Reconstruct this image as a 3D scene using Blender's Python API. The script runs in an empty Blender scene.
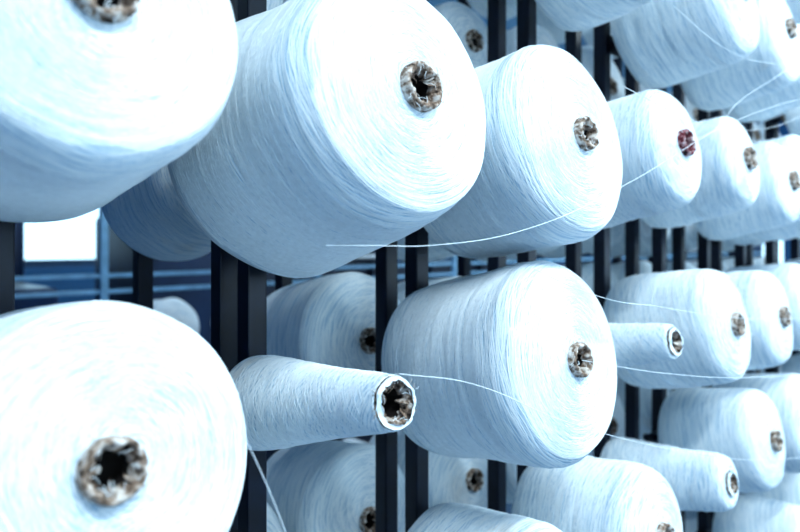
import bpy, bmesh, math, random
from mathutils import Matrix, Vector, noise as mnoise
random.seed(7)
S = bpy.context.scene
CAMZ = 1.40

# ------------------------------------------------------------------ materials
def new_mat(name):
    m = bpy.data.materials.new(name); m.use_nodes = True
    nt = m.node_tree
    return m, nt, nt.nodes['Principled BSDF']

def simple(name, col, rough=0.6, metal=0.0, var=0.25, scale=8.0, bump=0.0):
    m, nt, b = new_mat(name)
    N = nt.nodes; L = nt.links
    tc = N.new('ShaderNodeTexCoord'); nz = N.new('ShaderNodeTexNoise')
    nz.inputs['Scale'].default_value = scale; nz.inputs['Detail'].default_value = 5
    L.new(tc.outputs['Object'], nz.inputs['Vector'])
    cr = N.new('ShaderNodeValToRGB')
    cr.color_ramp.elements[0].position = .3; cr.color_ramp.elements[1].position = .7
    cr.color_ramp.elements[0].color = tuple(c*(1-var) for c in col)+(1,)
    cr.color_ramp.elements[1].color = tuple(min(1, c*(1+var)) for c in col)+(1,)
    L.new(nz.outputs['Fac'], cr.inputs['Fac']); L.new(cr.outputs['Color'], b.inputs['Base Color'])
    b.inputs['Roughness'].default_value = rough; b.inputs['Metallic'].default_value = metal
    if bump:
        bp = N.new('ShaderNodeBump'); bp.inputs['Distance'].default_value = bump
        L.new(nz.outputs['Fac'], bp.inputs['Height']); L.new(bp.outputs['Normal'], b.inputs['Normal'])
    return m

def yarn_mat():
    m, nt, b = new_mat('white_wound_yarn')
    N = nt.nodes; L = nt.links
    def math_(op, a, c=None):
        n = N.new('ShaderNodeMath'); n.operation = op
        for i, v in enumerate((a, c)):
            if v is None: continue
            if isinstance(v, (int, float)): n.inputs[i].default_value = v
            else: L.new(v, n.inputs[i])
        return n.outputs[0]
    uv = N.new('ShaderNodeUVMap'); uv.uv_map = 'wind'
    sp = N.new('ShaderNodeSeparateXYZ'); L.new(uv.outputs['UV'], sp.inputs[0])
    u, v = sp.outputs[0], sp.outputs[1]
    ang = math_('MULTIPLY', u, 2*math.pi)
    tc = N.new('ShaderNodeTexCoord')
    oi = N.new('ShaderNodeObjectInfo')
    low = N.new('ShaderNodeTexNoise'); low.noise_dimensions = '4D'
    low.inputs['Scale'].default_value = 12; low.inputs['Detail'].default_value = 0
    L.new(tc.outputs['Object'], low.inputs['Vector'])
    L.new(math_('MULTIPLY', oi.outputs['Random'], 50), low.inputs['W'])
    layers = []
    for i, (ph, amp, vs, cs) in enumerate([(0.4, .020, 600, 1.4), (2.9, -.021, 540, 1.3), (4.4, .006, 850, 2.2)]):
        sn = math_('SINE', math_('ADD', ang, ph))
        vv = math_('ADD', v, math_('MULTIPLY', sn, amp))
        vv = math_('ADD', vv, math_('MULTIPLY', low.outputs['Fac'], .020*(1 if i != 1 else -1)))
        cx = N.new('ShaderNodeCombineXYZ')
        L.new(math_('MULTIPLY', math_('COSINE', ang), cs), cx.inputs[0])
        L.new(math_('MULTIPLY', math_('SINE', ang), cs), cx.inputs[1])
        L.new(math_('MULTIPLY', vv, vs), cx.inputs[2])
        nz = N.new('ShaderNodeTexNoise'); nz.inputs['Scale'].default_value = 1
        nz.inputs['Detail'].default_value = 1.5
        L.new(cx.outputs[0], nz.inputs['Vector'])
        layers.append(nz.outputs['Fac'])
    fuzz = N.new('ShaderNodeTexNoise'); fuzz.inputs['Scale'].default_value = 420; fuzz.inputs['Detail'].default_value = 3
    L.new(tc.outputs['Object'], fuzz.inputs['Vector'])
    h = math_('MAXIMUM', layers[0], layers[1])
    h = math_('ADD', math_('MULTIPLY', h, .65), math_('MULTIPLY', layers[2], .25))
    h = math_('ADD', h, math_('MULTIPLY', fuzz.outputs['Fac'], .10))
    cr = N.new('ShaderNodeValToRGB')
    cr.color_ramp.elements[0].position = .41; cr.color_ramp.elements[0].color = (.40, .56, .69, 1)  # shade in the gaps between windings, painted blue into the base colour
    cr.color_ramp.elements[1].position = .56; cr.color_ramp.elements[1].color = (.84, .905, .935, 1)
    L.new(h, cr.inputs['Fac'])
    st = N.new('ShaderNodeTexNoise'); st.noise_dimensions = '4D'
    st.inputs['Scale'].default_value = 9; st.inputs['Detail'].default_value = 4
    L.new(tc.outputs['Object'], st.inputs['Vector'])
    L.new(math_('MULTIPLY', oi.outputs['Random'], 93), st.inputs['W'])
    sr = N.new('ShaderNodeValToRGB')
    sr.color_ramp.elements[0].position = .66; sr.color_ramp.elements[0].color = (0, 0, 0, 1)
    sr.color_ramp.elements[1].position = .85; sr.color_ramp.elements[1].color = (.6, .6, .6, 1)
    L.new(st.outputs['Fac'], sr.inputs['Fac'])
    mx = N.new('ShaderNodeMix'); mx.data_type = 'RGBA'
    L.new(sr.outputs['Color'], mx.inputs[0]); L.new(cr.outputs['Color'], mx.inputs[6])
    mx.inputs[7].default_value = (.62, .5, .38, 1)
    L.new(mx.outputs[2], b.inputs['Base Color'])
    bp = N.new('ShaderNodeBump'); bp.inputs['Strength'].default_value = 1; bp.inputs['Distance'].default_value = .0021
    L.new(h, bp.inputs['Height']); L.new(bp.outputs['Normal'], b.inputs['Normal'])
    b.inputs['Roughness'].default_value = .9
    b.inputs['Specular IOR Level'].default_value = .12
    return m

YARN = yarn_mat()
STRAND = simple('yarn_strand', (.82, .89, .93), .85, var=.05, scale=200)
TUBE = simple('paper_cone_tube', (.22, .18, .15), .9, var=.6, scale=160, bump=.002)
def core_mat(name, midc, lightc):
    mm, nt, b = new_mat(name)
    nz = nt.nodes.new('ShaderNodeTexNoise'); nz.inputs['Scale'].default_value = 105; nz.inputs['Detail'].default_value = 8
    nz.inputs['Roughness'].default_value = .62
    tc = nt.nodes.new('ShaderNodeTexCoord'); nt.links.new(tc.outputs['Object'], nz.inputs['Vector'])
    cr = nt.nodes.new('ShaderNodeValToRGB'); e = cr.color_ramp.elements
    e[0].position = .36; e[0].color = (.02, .013, .010, 1)
    e[1].position = .59; e[1].color = lightc
    x = e.new(.46); x.color = midc
    nt.links.new(nz.outputs['Fac'], cr.inputs['Fac']); nt.links.new(cr.outputs['Color'], b.inputs['Base Color'])
    bp = nt.nodes.new('ShaderNodeBump'); bp.inputs['Distance'].default_value = .002
    nt.links.new(nz.outputs['Fac'], bp.inputs['Height']); nt.links.new(bp.outputs['Normal'], b.inputs['Normal'])
    b.inputs['Roughness'].default_value = .95
    return mm
CORE = core_mat('torn_paper_core', (.27, .19, .14, 1), (.72, .68, .63, 1))
CORERED = core_mat('red_marked_paper_core', (.18, .02, .035, 1), (.60, .50, .50, 1))
DARK = simple('tube_inside_dark', (.012, .008, .007), .9, var=.5, scale=60)  # near-black colour stands in for the shade down the tube hole
POST = simple('navy_painted_steel', (.002, .0055, .018), .42, var=.5, scale=30)
STEEL = simple('blue_grey_steel', (.22, .42, .60), .4, .1, var=.2, scale=20)
MACH = simple('machine_blue_enamel', (.006, .028, .085), .4, var=.4, scale=4)
MACHD = simple('machine_dark_iron', (.003, .010, .030), .5, var=.4, scale=9)

# ------------------------------------------------------------------ yarn cone mesh
def catmull(pts, n):
    out = []
    P = [pts[0]] + pts + [pts[-1]]
    for i in range(1, len(P)-2):
        for k in range(n):
            t = k/n
            a, b_, c, d = P[i-1], P[i], P[i+1], P[i+2]
            out.append(tuple(.5*((2*b_[j]) + (-a[j]+c[j])*t + (2*a[j]-5*b_[j]+4*c[j]-d[j])*t*t + (-a[j]+3*b_[j]-3*c[j]+d[j])*t**3) for j in (0, 1)))
    out.append(pts[-1])
    return out

def cone_mesh(name, R, Rb, L=.205, rt=.0195, seed=0, strands=0, seg=72, thin=False, rag=.5, hair=0, core=None):
    """axis = local Z, nose of the paper tube at z=0, package behind it."""
    rnd = random.Random(seed)
    bm = bmesh.new(); uvl = bm.loops.layers.uv.new('wind')
    rtb = rt*1.45
    if thin:
        prof = [(rt*1.0, -.004), (rt*1.12, -.006), (R, -.014), (R+(Rb-R)*.35, -L*.4), (Rb, -L+.03), (Rb*.985, -L+.012), (Rb*.9, -L+.003), (rtb, -L)]
    else:
        w = R-rt
        prof = [(rt, -.009), (rt+.25*w, -.010), (rt+.55*w, -.012), (rt+.80*w, -.017), (rt+.92*w, -.024), (rt+.985*w, -.036), (R+(Rb-R)*.08, -.052),
                (R+(Rb-R)*.6, -(L*.55)), (Rb, -(L-.045)), (Rb*.985, -(L-.02)), (Rb*.93, -(L-.006)), (Rb*.8, -L), (rtb, -L+.002)]
    pts = catmull(prof, 6)
    off = Vector((rnd.random()*50, rnd.random()*50, rnd.random()*50))
    lump = .0 if thin else .0024
    rings = []; vlen = 0; vs = []
    for i, (r, z) in enumerate(pts):
        if i: vlen += math.hypot(r-pts[i-1][0], z-pts[i-1][1])
        vs.append(vlen)
        ring = []
        for k in range(seg):
            a = 2*math.pi*k/seg
            d = Vector((math.cos(a), math.sin(a), 0))
            nn = mnoise.noise(d*1.6+Vector((0, 0, z*14))+off)
            n2 = mnoise.noise(d*.5+Vector((0, 0, z*120))+off)
            f = min(1, max(0, (r-rt)/.03))
            rr = r+f*(lump*nn*1.6+.0009*n2)
            ring.append(bm.verts.new((rr*d.x, rr*d.y, z+f*lump*.8*mnoise.noise(d*2+off*2+Vector((r*30, 0, 0))))))
        rings.append(ring)
    for i in range(len(rings)-1):
        for k in range(seg):
            k2 = (k+1) % seg
            f = bm.faces.new((rings[i][k], rings[i+1][k], rings[i+1][k2], rings[i][k2]))
            f.smooth = True; f.material_index = 0
            for lp, (uu, ii) in zip(f.loops, ((k, i), (k, i+1), (k+1, i+1), (k+1, i))):
                lp[uvl].uv = (uu/seg, vs[ii])
    def ring(rf, zf, n=56):
        return [bm.verts.new((rf(2*math.pi*k/n)*math.cos(2*math.pi*k/n), rf(2*math.pi*k/n)*math.sin(2*math.pi*k/n), zf(2*math.pi*k/n))) for k in range(n)]
    ph = [rnd.random()*6.28 for _ in range(5)]
    def jag(a, amp): return amp*(.5*math.sin(5*a+ph[0])+.35*math.sin(9*a+ph[1])+.3*math.sin(14*a+ph[2])+.2*math.sin(23*a+ph[3]))
    tr = [ring(lambda a: rtb, lambda a: -L-.022),
          ring(lambda a: rt+.0016, lambda a: -.016),
          ring(lambda a: rt+.0012+jag(a, .0005), lambda a: -.0015+jag(a+1, .0008)),
          ring(lambda a: rt-.001+jag(a, .0008), lambda a: .0012+jag(a, .001)),
          ring(lambda a: rt*(.86)+jag(a, .0012), lambda a: .0004+jag(a+2, .0015)),
          ring(lambda a: rt*(.84-.2*rag)+jag(a*1.0, .004*rag+.001), lambda a: -.003+jag(a+3, .0022)),
          ring(lambda a: rt*.60+jag(a+.2, .0035*rag), lambda a: -.010+jag(a+1, .002)),
          ring(lambda a: rt*.62, lambda a: -.028),
          ring(lambda a: .0006, lambda a: -.03)]
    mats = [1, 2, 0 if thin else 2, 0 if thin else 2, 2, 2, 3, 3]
    for i in range(len(tr)-1):
        n = len(tr[i])
        for k in range(n):
            f = bm.faces.new((tr[i][k], tr[i+1][k], tr[i+1][(k+1) % n], tr[i][(k+1) % n])); f.smooth = True; f.material_index = mats[i]
    for s in range(4):
        a = rnd.random()*6.28; r0 = rt*.8; r1 = rt*rnd.uniform(.3, .5); w = rnd.uniform(.12, .3)
        q = [bm.verts.new((r0*math.cos(a-w), r0*math.sin(a-w), -.001)), bm.verts.new((r0*math.cos(a+w), r0*math.sin(a+w), -.004)),
             bm.verts.new((r1*math.cos(a+w*1.3), r1*math.sin(a+w*1.3), -.008-rnd.random()*.006)), bm.verts.new((r1*math.cos(a-w*.6), r1*math.sin(a-w*.6), -.004-rnd.random()*.004))]
        f = bm.faces.new(q); f.material_index = 2
    def surf(z):
        for i in range(len(pts)-1):
            (r0, z0), (r1, z1) = pts[i], pts[i+1]
            if z0 >= z >= z1 and z0 != z1: return r0+(r1-r0)*(z0-z)/(z0-z1)
        return Rb
    def add_path(path, nrm, th=.00028, mi=4):
        prev = None
        for p, nv, tg in zip(path, nrm[0], nrm[1]):
            side = nv.cross(tg).normalized()
            cur = [bm.verts.new(p+side*th-nv*th*.8), bm.verts.new(p+nv*th), bm.verts.new(p-side*th-nv*th*.8)]
            if prev:
                for j in (0, 1):
                    f = bm.faces.new((prev[j], prev[j+1], cur[j+1], cur[j])); f.material_index = mi; f.smooth = True
            prev = cur
    def lumpr(a, z, r):
        d = Vector((math.cos(a), math.sin(a), 0))
        f = min(1, max(0, (r-rt)/.03))
        return r+f*(lump*mnoise.noise(d*1.6+Vector((0, 0, z*14))+off)*1.6+.0009*mnoise.noise(d*.5+Vector((0, 0, z*120))+off))
    for s in range(hair):
        a = rnd.random()*6.28; r = rt*rnd.uniform(.7, 1.05); P = []
        p = Vector((r*math.cos(a), r*math.sin(a), -.002)); da = rnd.uniform(-1.5, 1.5); hd = a+math.pi/2+da
        up = rnd.uniform(.1, .6)
        for k in range(7):
            P.append(p.copy()); p = p+Vector((math.cos(hd), math.sin(hd), up))*.0015; hd += rnd.uniform(-.6, .6); up -= .2
        T = [(P[min(6, k+1)]-P[max(0, k-1)]).normalized() for k in range(7)]
        add_path(P, ([Vector((0, 0, 1))]*7, T), .00022, 4 if rnd.random() < .45 else 2)
    for s in range(strands):
        a0 = rnd.random()*6.28
        zA = -(.05 if not thin else .02)-rnd.random()*.06*(0 if thin else .3); zB = -L+.035+rnd.random()*.02
        wraps = rnd.uniform(1.4, 2.6)*(1 if rnd.random() < .5 else -1)
        n = int(abs(wraps)*70); P = []; NN = []; T = []
        wob = rnd.random()*6
        for k in range(n+1):
            t = k/n; a = a0+wraps*2*math.pi*t
            z = zA+(zB-zA)*(t+.012*math.sin(9*t+wob)); r = lumpr(a, z, surf(z))+.0003
            P.append(Vector((r*math.cos(a), r*math.sin(a), z))); NN.append(Vector((math.cos(a), math.sin(a), 0)))
        for k in range(n+1): T.append((P[min(n, k+1)]-P[max(0, k-1)]).normalized())
        add_path(P, (NN, T))
    if strands and not thin:
        face = [p for p in pts if p[1] > -.04]
        def zf(r):
            for i in range(len(face)-1):
                (r0, z0), (r1, z1) = face[i], face[i+1]
                if r0 <= r <= r1 and r1 > r0: return z0+(z1-z0)*(r-r0)/(r1-r0)
            return face[-1][1]
        for s in range(int(strands*1.0)):
            rc = rt+.006+(R*.93-rt-.006)*rnd.random()**.7; ecc = min(rc-rt-.003, R*.95-rc)*rnd.random()*.5; fi = rnd.random()*6.28
            a0 = rnd.random()*6.28; span = rnd.uniform(3, 6.2); n = int(span*14)+4; P = []; NN = []; T = []
            for k in range(n+1):
                a = a0+span*k/n; r = rc+ecc*math.cos(a-fi)
                d = Vector((math.cos(a), math.sin(a), 0)); f = min(1, max(0, (r-rt)/.03))
                z = zf(r)+f*lump*.8*mnoise.noise(d*2+off*2+Vector((r*30, 0, 0)))+.0003
                P.append(Vector((r*d.x, r*d.y, z))); NN.append(Vector((0, 0, 1)))
            for k in range(n+1): T.append((P[min(n, k+1)]-P[max(0, k-1)]).normalized())
            add_path(P, (NN, T), .00028)
    bmesh.ops.recalc_face_normals(bm, faces=[f for f in bm.faces if f.material_index == 0])
    me = bpy.data.meshes.new(name); bm.to_mesh(me); bm.free()
    for m in (YARN, TUBE, core or CORE, DARK, STRAND): me.materials.append(m)
    return me

TILT = math.radians(10)
def place(me, a, q, z, spin=0, tilt=TILT):
    o = bpy.data.objects.new('yarn_cone', me); S.collection.objects.link(o)
    M = Matrix.Rotation(math.pi/2-tilt, 4, 'X') @ Matrix.Rotation(spin, 4, 'Z')
    o.matrix_world = Matrix.Translation((a, q, CAMZ+z)) @ M
    return o

A0, STEP = .139, .257
rows = {3: .70, 2: .418, 1: .139, 0: -.139, -1: -.405, -2: -.69, -3: -.97}
Q = .40
# hand measured packages: (row, col) -> a, z, R front, R back, L, thin, strands
hero = {
 (0, 0): (.1446, -.138, .109, .113, .20, False, 190),
 (1, 0): (.1395, .154, .106, .107, .225, False, 190),
 (1, 1): (.4125, .1400, .1185, .142, .250, False, 240),
 (0, 1): (.378, -.137, .0250, .050, .235, True, 80),
 (1, 2): (.692, .130, .124, .122, .215, False, 130),
 (0, 2): (.679, -.138, .123, .119, .240, False, 180),
 (1, 3): (.978, .150, .092, .100, .205, False, 60),
 (0, 3): (.932, -.1435, .027, .045, .235, True, 20),
 (1, 4): (1.252, .151, .087, .096, .205, False, 20),
 (0, 4): (1.190, -.141, .102, .108, .21, False, 30),
 (1, 5): (1.512, .1285, .090, .096, .20, False, 0),
 (0, 5): (1.448, -.148, .100, .104, .20, False, 0),
 (-1, 1): (.40, -.41, .085, .09, .20, False, 0),
 (-1, 2): (.645, -.408, .078, .085, .21, False, 20),
 (-1, 3): (.907, -.420, .096, .104, .21, False, 40),
 (-1, 4): (1.156, -.406, .045, .066, .22, True, 20),
 (-1, 5): (1.395, -.385, .100, .102, .20, False, 0),
 (2, 2): (.66, .47, .10, .10, .2, False, 0),
 (2, 3): (.93, .485, .108, .11, .21, False, 20),
 (2, 4): (1.225, .448, .116, .12, .21, False, 20),
 (2, 5): (1.49, .438, .114, .118, .21, False, 0),
}
generic = [cone_mesh('yarn_cone_full_%d' % i, R, Rb, L, seed=100+i, seg=64, thin=t)
           for i, (R, Rb, L, t) in enumerate([(.110, .114, .205, False), (.09, .1, .2, False), (.116, .118, .21, False), (.098, .106, .2, False), (.027, .052, .23, True), (.06, .075, .215, False)])]
pegs = []
for (r, c), (a, z, R, Rb, L, thin, st) in hero.items():
    me = cone_mesh('yarn_cone_r%dc%d' % (r, c), R, Rb, L, seed=r*31+c*7+500, strands=st, seg=112 if c < 4 else 72, thin=thin,
                   rt=.0215 if (r, c) in ((0, 1), (1, 1)) else .0190, rag=.3 if (r, c) == (0, 0) else .6, hair=50 if c < 3 else 12,
                   core=CORERED if (r, c) == (1, 3) else None)
    place(me, a, Q, z, spin=random.random()*6.28); pegs.append((a, z))
for r, z in rows.items():
    for c in range(-1, 11):
        if (r, c) in hero: continue
        me = generic[random.choice([0, 1, 2, 3, 0, 1, 3, 4, 5])]
        a = A0+STEP*c+random.uniform(-.005, .005)
        place(me, a, Q, z, spin=random.random()*6.28); pegs.append((a, z))
# second tier of packages hung behind the uprights, facing the same way
QF, QR, QB = .66, .725, 1.05
rear_skip = {(0, -1), (0, 0), (0, 1), (1, -1), (1, 0), (-1, 0), (-1, -1)}
rpegs = []
for r, z in rows.items():
    for c in range(-1, 11):
        if (r, c) in rear_skip: continue
        me = generic[random.choice([0, 1, 2, 3, 2, 0])]
        if (r, c) == (1, 1): me = generic[1]
        if (r, c) in ((0, 2), (-1, 2)): me = generic[2]
        zz = z-(.018 if r == 0 else .04)
        place(me, A0+STEP*c+.026, .775, zz, spin=random.random()*6.28); rpegs.append((A0+STEP*c+.026, zz))

# ------------------------------------------------------------------ helpers: boxes / rods
def box(bm, x0, x1, y0, y1, z0, z1, mi=0):
    vs = [bm.verts.new(p) for p in ((x0, y0, z0), (x1, y0, z0), (x1, y1, z0), (x0, y1, z0), (x0, y0, z1), (x1, y0, z1), (x1, y1, z1), (x0, y1, z1))]
    for idx in ((0, 3, 2, 1), (4, 5, 6, 7), (0, 1, 5, 4), (1, 2, 6, 5), (2, 3, 7, 6), (3, 0, 4, 7)):
        f = bm.faces.new([vs[i] for i in idx]); f.material_index = mi
def rod(bm, p0, p1, r, n=10, mi=0, r1=None):
    p0 = Vector(p0); p1 = Vector(p1); ax = (p1-p0).normalized(); r1 = r if r1 is None else r1
    t = ax.orthogonal().normalized(); s = ax.cross(t)
    A = [bm.verts.new(p0+(t*math.cos(2*math.pi*k/n)+s*math.sin(2*math.pi*k/n))*r) for k in range(n)]
    B = [bm.verts.new(p1+(t*math.cos(2*math.pi*k/n)+s*math.sin(2*math.pi*k/n))*r1) for k in range(n)]
    for k in range(n):
        f = bm.faces.new((A[k], A[(k+1) % n], B[(k+1) % n], B[k])); f.smooth = True; f.material_index = mi
    f = bm.faces.new(A[::-1]); f.material_index = mi
    f = bm.faces.new(B); f.material_index = mi
def finish(bm, name, mats, parent=None, bevel=0):
    bmesh.ops.recalc_face_normals(bm, faces=bm.faces)
    me = bpy.data.meshes.new(name); bm.to_mesh(me); bm.free()
    for m in mats: me.materials.append(m)
    o = bpy.data.objects.new(name, me); S.collection.objects.link(o)
    if parent: o.parent = parent
    if bevel:
        md = o.modifiers.new('bevel', 'BEVEL'); md.width = bevel; md.segments = 2; md.limit_method = 'ANGLE'
    return o

# ------------------------------------------------------------------ creel
creel = bpy.data.objects.new('yarn_creel_rack', None); S.collection.objects.link(creel)
bm = bmesh.new()
TOPZ = 2.35
for c in range(-1, 12):
    a = A0+STEP*c-.004+.013*min(max(c-1, 0), 2)
    for q, o_ in ((QF, 0), (QR, 0), (QB, .03)):
        if q == QB and c < 1: continue
        box(bm, a+o_-.0125, a+o_+.0125, q-.0125, q+.0125, 0.0, TOPZ)
xa, xb = A0-STEP-.04, A0+STEP*11
finish(bm, 'uprights', [POST], creel, .002)
bm = bmesh.new()
for q in (QF, QR, QB):
    for z in (.08, TOPZ-.02):
        box(bm, xa-.1, xb+.05, q-.013, q+.013, z-.02, z+.02)
for c in range(-1, 12, 3):
    a = A0+STEP*c-.01
    box(bm, a-.02, a+.02, QF-.3, QB+.1, 0, .04)
finish(bm, 'base_and_top_rails', [POST], creel, .002)
bm = bmesh.new()
for a, z in pegs:
    rod(bm, (a, QF+.01, CAMZ+z-.052), (a, Q+.06, CAMZ+z-.012), .0075)
    box(bm, a-.035, a+.04, QF-.015, QF-.011, CAMZ+z-.07, CAMZ+z-.035)
for a, z in rpegs:
    rod(bm, (a, QB, CAMZ+z-.050), (a, .85, CAMZ+z-.014), .0075)
finish(bm, 'spindle_pegs', [POST], creel)

# loose yarn ends running between packages and guides
def thread(pts, r=.00040):
    cu = bpy.data.curves.new('yarn_thread', 'CURVE'); cu.dimensions = '3D'; cu.bevel_depth = r; cu.bevel_resolution = 1; cu.resolution_u = 16
    sp = cu.splines.new('BEZIER'); sp.bezier_points.add(len(pts)-1)
    for bp, p in zip(sp.bezier_points, pts):
        bp.co = (p[0], p[1], CAMZ+p[2]); bp.handle_left_type = bp.handle_right_type = 'AUTO'
    cu.materials.append(STRAND)
    o = bpy.data.objects.new('yarn_thread', cu); S.collection.objects.link(o)
    return o
thread([(.325, .43, -.003), (.345, .40, -.003), (.4026, .385, -.003), (.5498, .385, .0143), (.7578, .385, .073), (1.0, .36, .17), (1.5, .34, .30)])
thread([(.378, .398, -.112), (.45, .385, -.128), (.597, .38, -.189), (.90, .38, -.29), (1.277, .38, -.39), (1.9, .36, -.50)])
thread([(.60, .415, -.030), (.646, .385, -.054), (.85, .385, -.087), (1.142, .385, -.1255), (1.6, .36, -.16)])
thread([(.196, .405, -.067), (.228, .392, -.135), (.2586, .388, -.2095), (.30, .385, -.34), (.36, .38, -.50)])
thread([(.728, .38, .189), (.88, .378, .176), (1.0427, .38, .1755), (1.25, .375, .20), (1.457, .37, .2517), (1.9, .36, .36)])
thread([(.975, .395, .150), (1.02, .38, .17), (1.106, .38, .22), (1.28, .38, .29), (1.457, .38, .357), (1.9, .37, .50)])
thread([(.90, .39, .33), (.966, .38, .309), (1.1, .38, .302), (1.224, .38, .312), (1.6, .37, .38)])
thread([(.668, .396, -.137), (.8, .36, -.165), (1.1, .34, -.21), (1.6, .33, -.26)])
thread([(1.184, .396, -.141), (1.3, .37, -.10), (1.6, .36, -.03), (2.0, .35, .02)], .00035)

# ------------------------------------------------------------------ background: second creel
def bg_creel(y, x0, x1, step, seedv, zrows, pm):
    rnd = random.Random(seedv)
    e = bpy.data.objects.new('yarn_creel_rack', None); S.collection.objects.link(e)
    bm = bmesh.new(); x = x0; k = 0
    while x < x1:
        if k % 3 == 0: box(bm, x-.012, x+.012, y-.012, y+.012, 0, 2.2)
        x += step; k += 1
    for z in (.06, 2.18, .75, 1.285, 1.23): box(bm, x0-.02, x-step+.02, y-.006, y+.006, z-.007, z+.007)
    finish(bm, 'uprights', [pm], e)
    bm = bmesh.new(); x = x0+step*.5
    while x < x1-step*.4:
        for z in zrows:
            if rnd.random() < .5:
                place(generic[rnd.choice([3, 5, 4, 5])], x, y-.24, z-CAMZ, spin=rnd.random()*6)
                rod(bm, (x, y, z-.045), (x, y-.17, z-.015), .008)
        x += step
    finish(bm, 'spindle_pegs', [pm], e)
bg_creel(2.3, -.11, 7.4, .30, 5, (.5, .82, 1.12, 1.9), STEEL)

def spinning_frame(x0, x1, y):
    e = bpy.data.objects.new('spinning_frame', None); S.collection.objects.link(e)
    bm = bmesh.new()
    box(bm, x0, x0+.5, y-.35, y+.35, 0, 1.55); box(bm, x1-.5, x1, y-.35, y+.35, 0, 1.55)
    finish(bm, 'end_cabinets', [MACH], e, .03)
    bm = bmesh.new()
    box(bm, x0+.5, x1-.5, y-.22, y+.22, .35, .62); box(bm, x0+.5, x1-.5, y-.12, y+.12, .9, 1.25); box(bm, x0+.5, x1-.5, y-.3, y+.3, 0.0, .12)
    for k in range(int((x1-x0-1)/.6)+1):
        xx = x0+.52+k*.6; box(bm, xx-.02, xx+.02, y-.18, y+.18, .1, 1.75)
    finish(bm, 'frame_beams', [MACHD], e, .005)
    bm = bmesh.new(); k = x0+.6
    while k < x1-.6:
        rod(bm, (k, y-.16, .62), (k, y-.16, .86), .028, 8, r1=.016)
        rod(bm, (k, y, 1.36), (k, y, 1.58), .05, 10); k += .13*(1 if int(k*2.3) % 3 else 3)
    rod(bm, (x0+.5, y-.2, 1.3), (x1-.5, y-.2, 1.3), .012); rod(bm, (x0+.5, y, 1.72), (x1-.5, y, 1.72), .015)
    finish(bm, 'bobbins', [STRAND], e)
spinning_frame(1.3, 5.5, 3.6); spinning_frame(6.0, 10.6, 3.6)
spinning_frame(-2.2, .95, 4.3)
# carding machine: casing, doffer rollers and side plates
e = bpy.data.objects.new('carding_machine', None); S.collection.objects.link(e)
bm = bmesh.new(); box(bm, .35, .78, 2.75, 3.35, 0, 1.22); box(bm, .42, .60, 2.85, 3.25, 1.22, 1.36); finish(bm, 'casing', [MACH], e, .02)
bm = bmesh.new()
for xx, zz, rr in ((.86, .95, .14), (.90, .62, .12), (.26, .9, .13)): rod(bm, (xx, 2.78, zz), (xx, 3.32, zz), rr, 24)
box(bm, .18, .98, 2.74, 2.78, 0, 1.02); box(bm, .18, .98, 3.32, 3.36, 0, 1.02)
finish(bm, 'rollers_and_side_plates', [MACHD], e)

# ------------------------------------------------------------------ hall
FLOOR = simple('grey_concrete_floor', (.03, .08, .15), .6, var=.2, scale=1.5)
WALL = simple('blue_plaster', (.05, .18, .38), .8, var=.12, scale=1.2)
CEIL = simple('white_blue_ceiling', (.20, .36, .52), .85, var=.1, scale=1)
FRAME = simple('window_frame_paint', (.03, .08, .15), .5, var=.2)
X0, X1, Y0, Y1, H = -2.5, 11.5, -3.2, 5.6, 3.6
bm = bmesh.new(); box(bm, X0-.2, X1+.2, Y0-.2, Y1+.2, -.1, 0); finish(bm, 'floor', [FLOOR])
bm = bmesh.new(); box(bm, X0-.2, X1+.2, Y0-.2, Y1+.2, H, H+.1); finish(bm, 'ceiling', [CEIL])
win_i = [0]
def wall(name, axis, pos, thick, lo, hi, wins, z0, z1):
    bm = bmesh.new()
    def bx(a, b_, za, zb):
        if axis == 'x': box(bm, a, b_, min(pos, pos+thick), max(pos, pos+thick), za, zb)
        else: box(bm, min(pos, pos+thick), max(pos, pos+thick), a, b_, za, zb)
    cur = lo
    for w0, w1 in wins:
        bx(cur, w0, 0, H); bx(w0, w1, 0, z0); bx(w0, w1, z1, H); cur = w1
    bx(cur, hi, 0, H); finish(bm, name, [WALL])
    for w0, w1 in wins:
        win_i[0] += 1; bm = bmesh.new()
        p = pos+thick*.5
        def fb(a, b_, za, zb):
            if axis == 'x': box(bm, a, b_, p-.025, p+.025, za, zb)
            else: box(bm, p-.025, p+.025, a, b_, za, zb)
        t = .03
        fb(w0, w1, z0, z0+2*t); fb(w0, w1, z1-2*t, z1); fb(w0, w0+2*t, z0+2*t, z1-2*t); fb(w1-2*t, w1, z0+2*t, z1-2*t)
        n = max(1, round((w1-w0)/.8))
        for k in range(1, n):
            xx = w0+(w1-w0)*k/n; fb(xx-t/2, xx+t/2, z0+2*t, z1-2*t)
        fb(w0+2*t, w1-2*t, (z0+z1)/2-t/2, (z0+z1)/2+t/2)
        finish(bm, 'window_%d' % win_i[0], [FRAME])
wall('wall_back', 'x', Y1, .2, X0, X1, [(.5, 2.1), (3.0, 4.8), (5.6, 7.6), (8.4, 10.4)], 1.2, 2.9)
wall('wall_front', 'x', Y0, -.2, X0, X1, [(-1.6, 1.0), (1.8, 4.4), (5.2, 7.8), (8.4, 10.8)], 1.0, 3.0)
wall('wall_left', 'y', X0, -.2, Y0, Y1, [], 1, 3)
wall('wall_right', 'y', X1, .2, Y0, Y1, [(-2.6, -.4), (.6, 2.6), (3.2, 5.2)], 1.0, 2.9)

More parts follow.
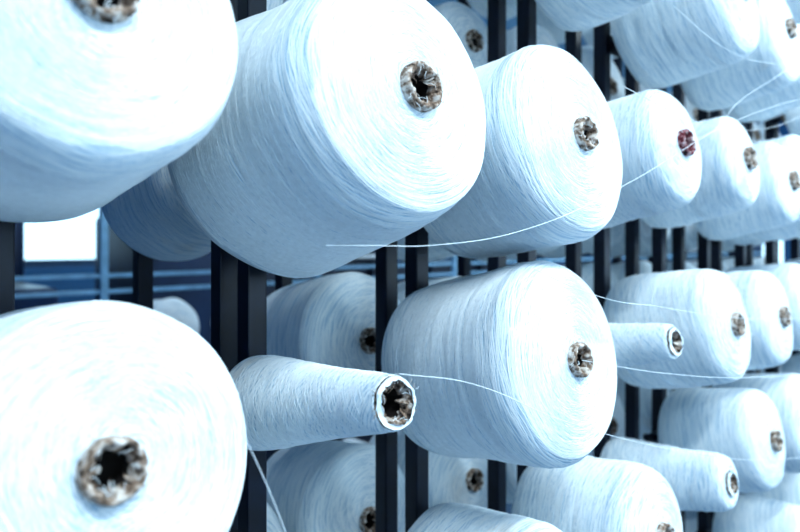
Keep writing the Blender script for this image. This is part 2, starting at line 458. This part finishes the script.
# lamps
def area(name, loc, rot, sx, sy, e, col=(.86, .94, 1)):
    l = bpy.data.lights.new(name, 'AREA'); l.shape = 'RECTANGLE'; l.size = sx; l.size_y = sy; l.energy = e; l.color = col
    o = bpy.data.objects.new(name, l); S.collection.objects.link(o); o.location = loc; o.rotation_euler = rot
    return o
for i, (xa_, e) in enumerate([(-.3, .5), (3.1, 1.25), (6.5, 1), (9.6, .8)]):
    area('window_daylight', (xa_, Y0+.05, 2.0), (math.radians(90), 0, 0), 2.4, 1.9, 32*e, (.82, .95, 1))
TUBEM, nt_, b_ = new_mat('fluorescent_tube')
b_.inputs['Emission Color'].default_value = (.84, .95, 1, 1); b_.inputs['Emission Strength'].default_value = 8
for (lx, ly) in [(.2, -.9), (2.2, -.9), (4.4, -.9), (7, -.9), (1.2, 1.35), (3.6, 1.35), (6, 1.35), (8.5, 1.35), (3, 4.3), (7, 4.3)]:  # rows behind the rack are unseen, added to light the background
    e = bpy.data.objects.new('fluorescent_ceiling_lamp', None); S.collection.objects.link(e)
    bm = bmesh.new(); box(bm, lx-.65, lx+.65, ly-.1, ly+.1, 3.12, 3.2)
    rod(bm, (lx-.5, ly, 3.2), (lx-.5, ly, H), .008); rod(bm, (lx+.5, ly, 3.2), (lx+.5, ly, H), .008)
    finish(bm, 'lamp_housing', [STEEL], e)
    bm = bmesh.new(); rod(bm, (lx-.6, ly, 3.09), (lx+.6, ly, 3.09), .02); finish(bm, 'lamp_tube', [TUBEM], e)
    o = area('lamp_light', (lx, ly, 3.06), (0, 0, 0), 1.2, .16, 58 if ly < 0 else 20, (.82, .95, 1)); o.parent = e

w = bpy.data.worlds.new('World'); S.world = w; w.use_nodes = True
bg = w.node_tree.nodes['Background']; bg.inputs[0].default_value = (.50, .80, 1, 1); bg.inputs[1].default_value = 2.6

# ------------------------------------------------------------------ camera
cd = bpy.data.cameras.new('Camera'); cam = bpy.data.objects.new('Camera', cd); S.collection.objects.link(cam)
cam.location = (0, 0, CAMZ); cam.rotation_euler = (math.radians(90), 0, math.radians(-43.6))
cd.lens = 646/800*36; cd.sensor_width = 36; cd.shift_y = -24/800
cd.clip_start = .02
cd.dof.use_dof = True; cd.dof.focus_distance = .66; cd.dof.aperture_fstop = 4.0
S.camera = cam
S.view_settings.view_transform = 'Standard'
try: S.view_settings.look = 'Medium High Contrast'
except Exception: S.view_settings.look = 'None'
S.view_settings.exposure = -0.05
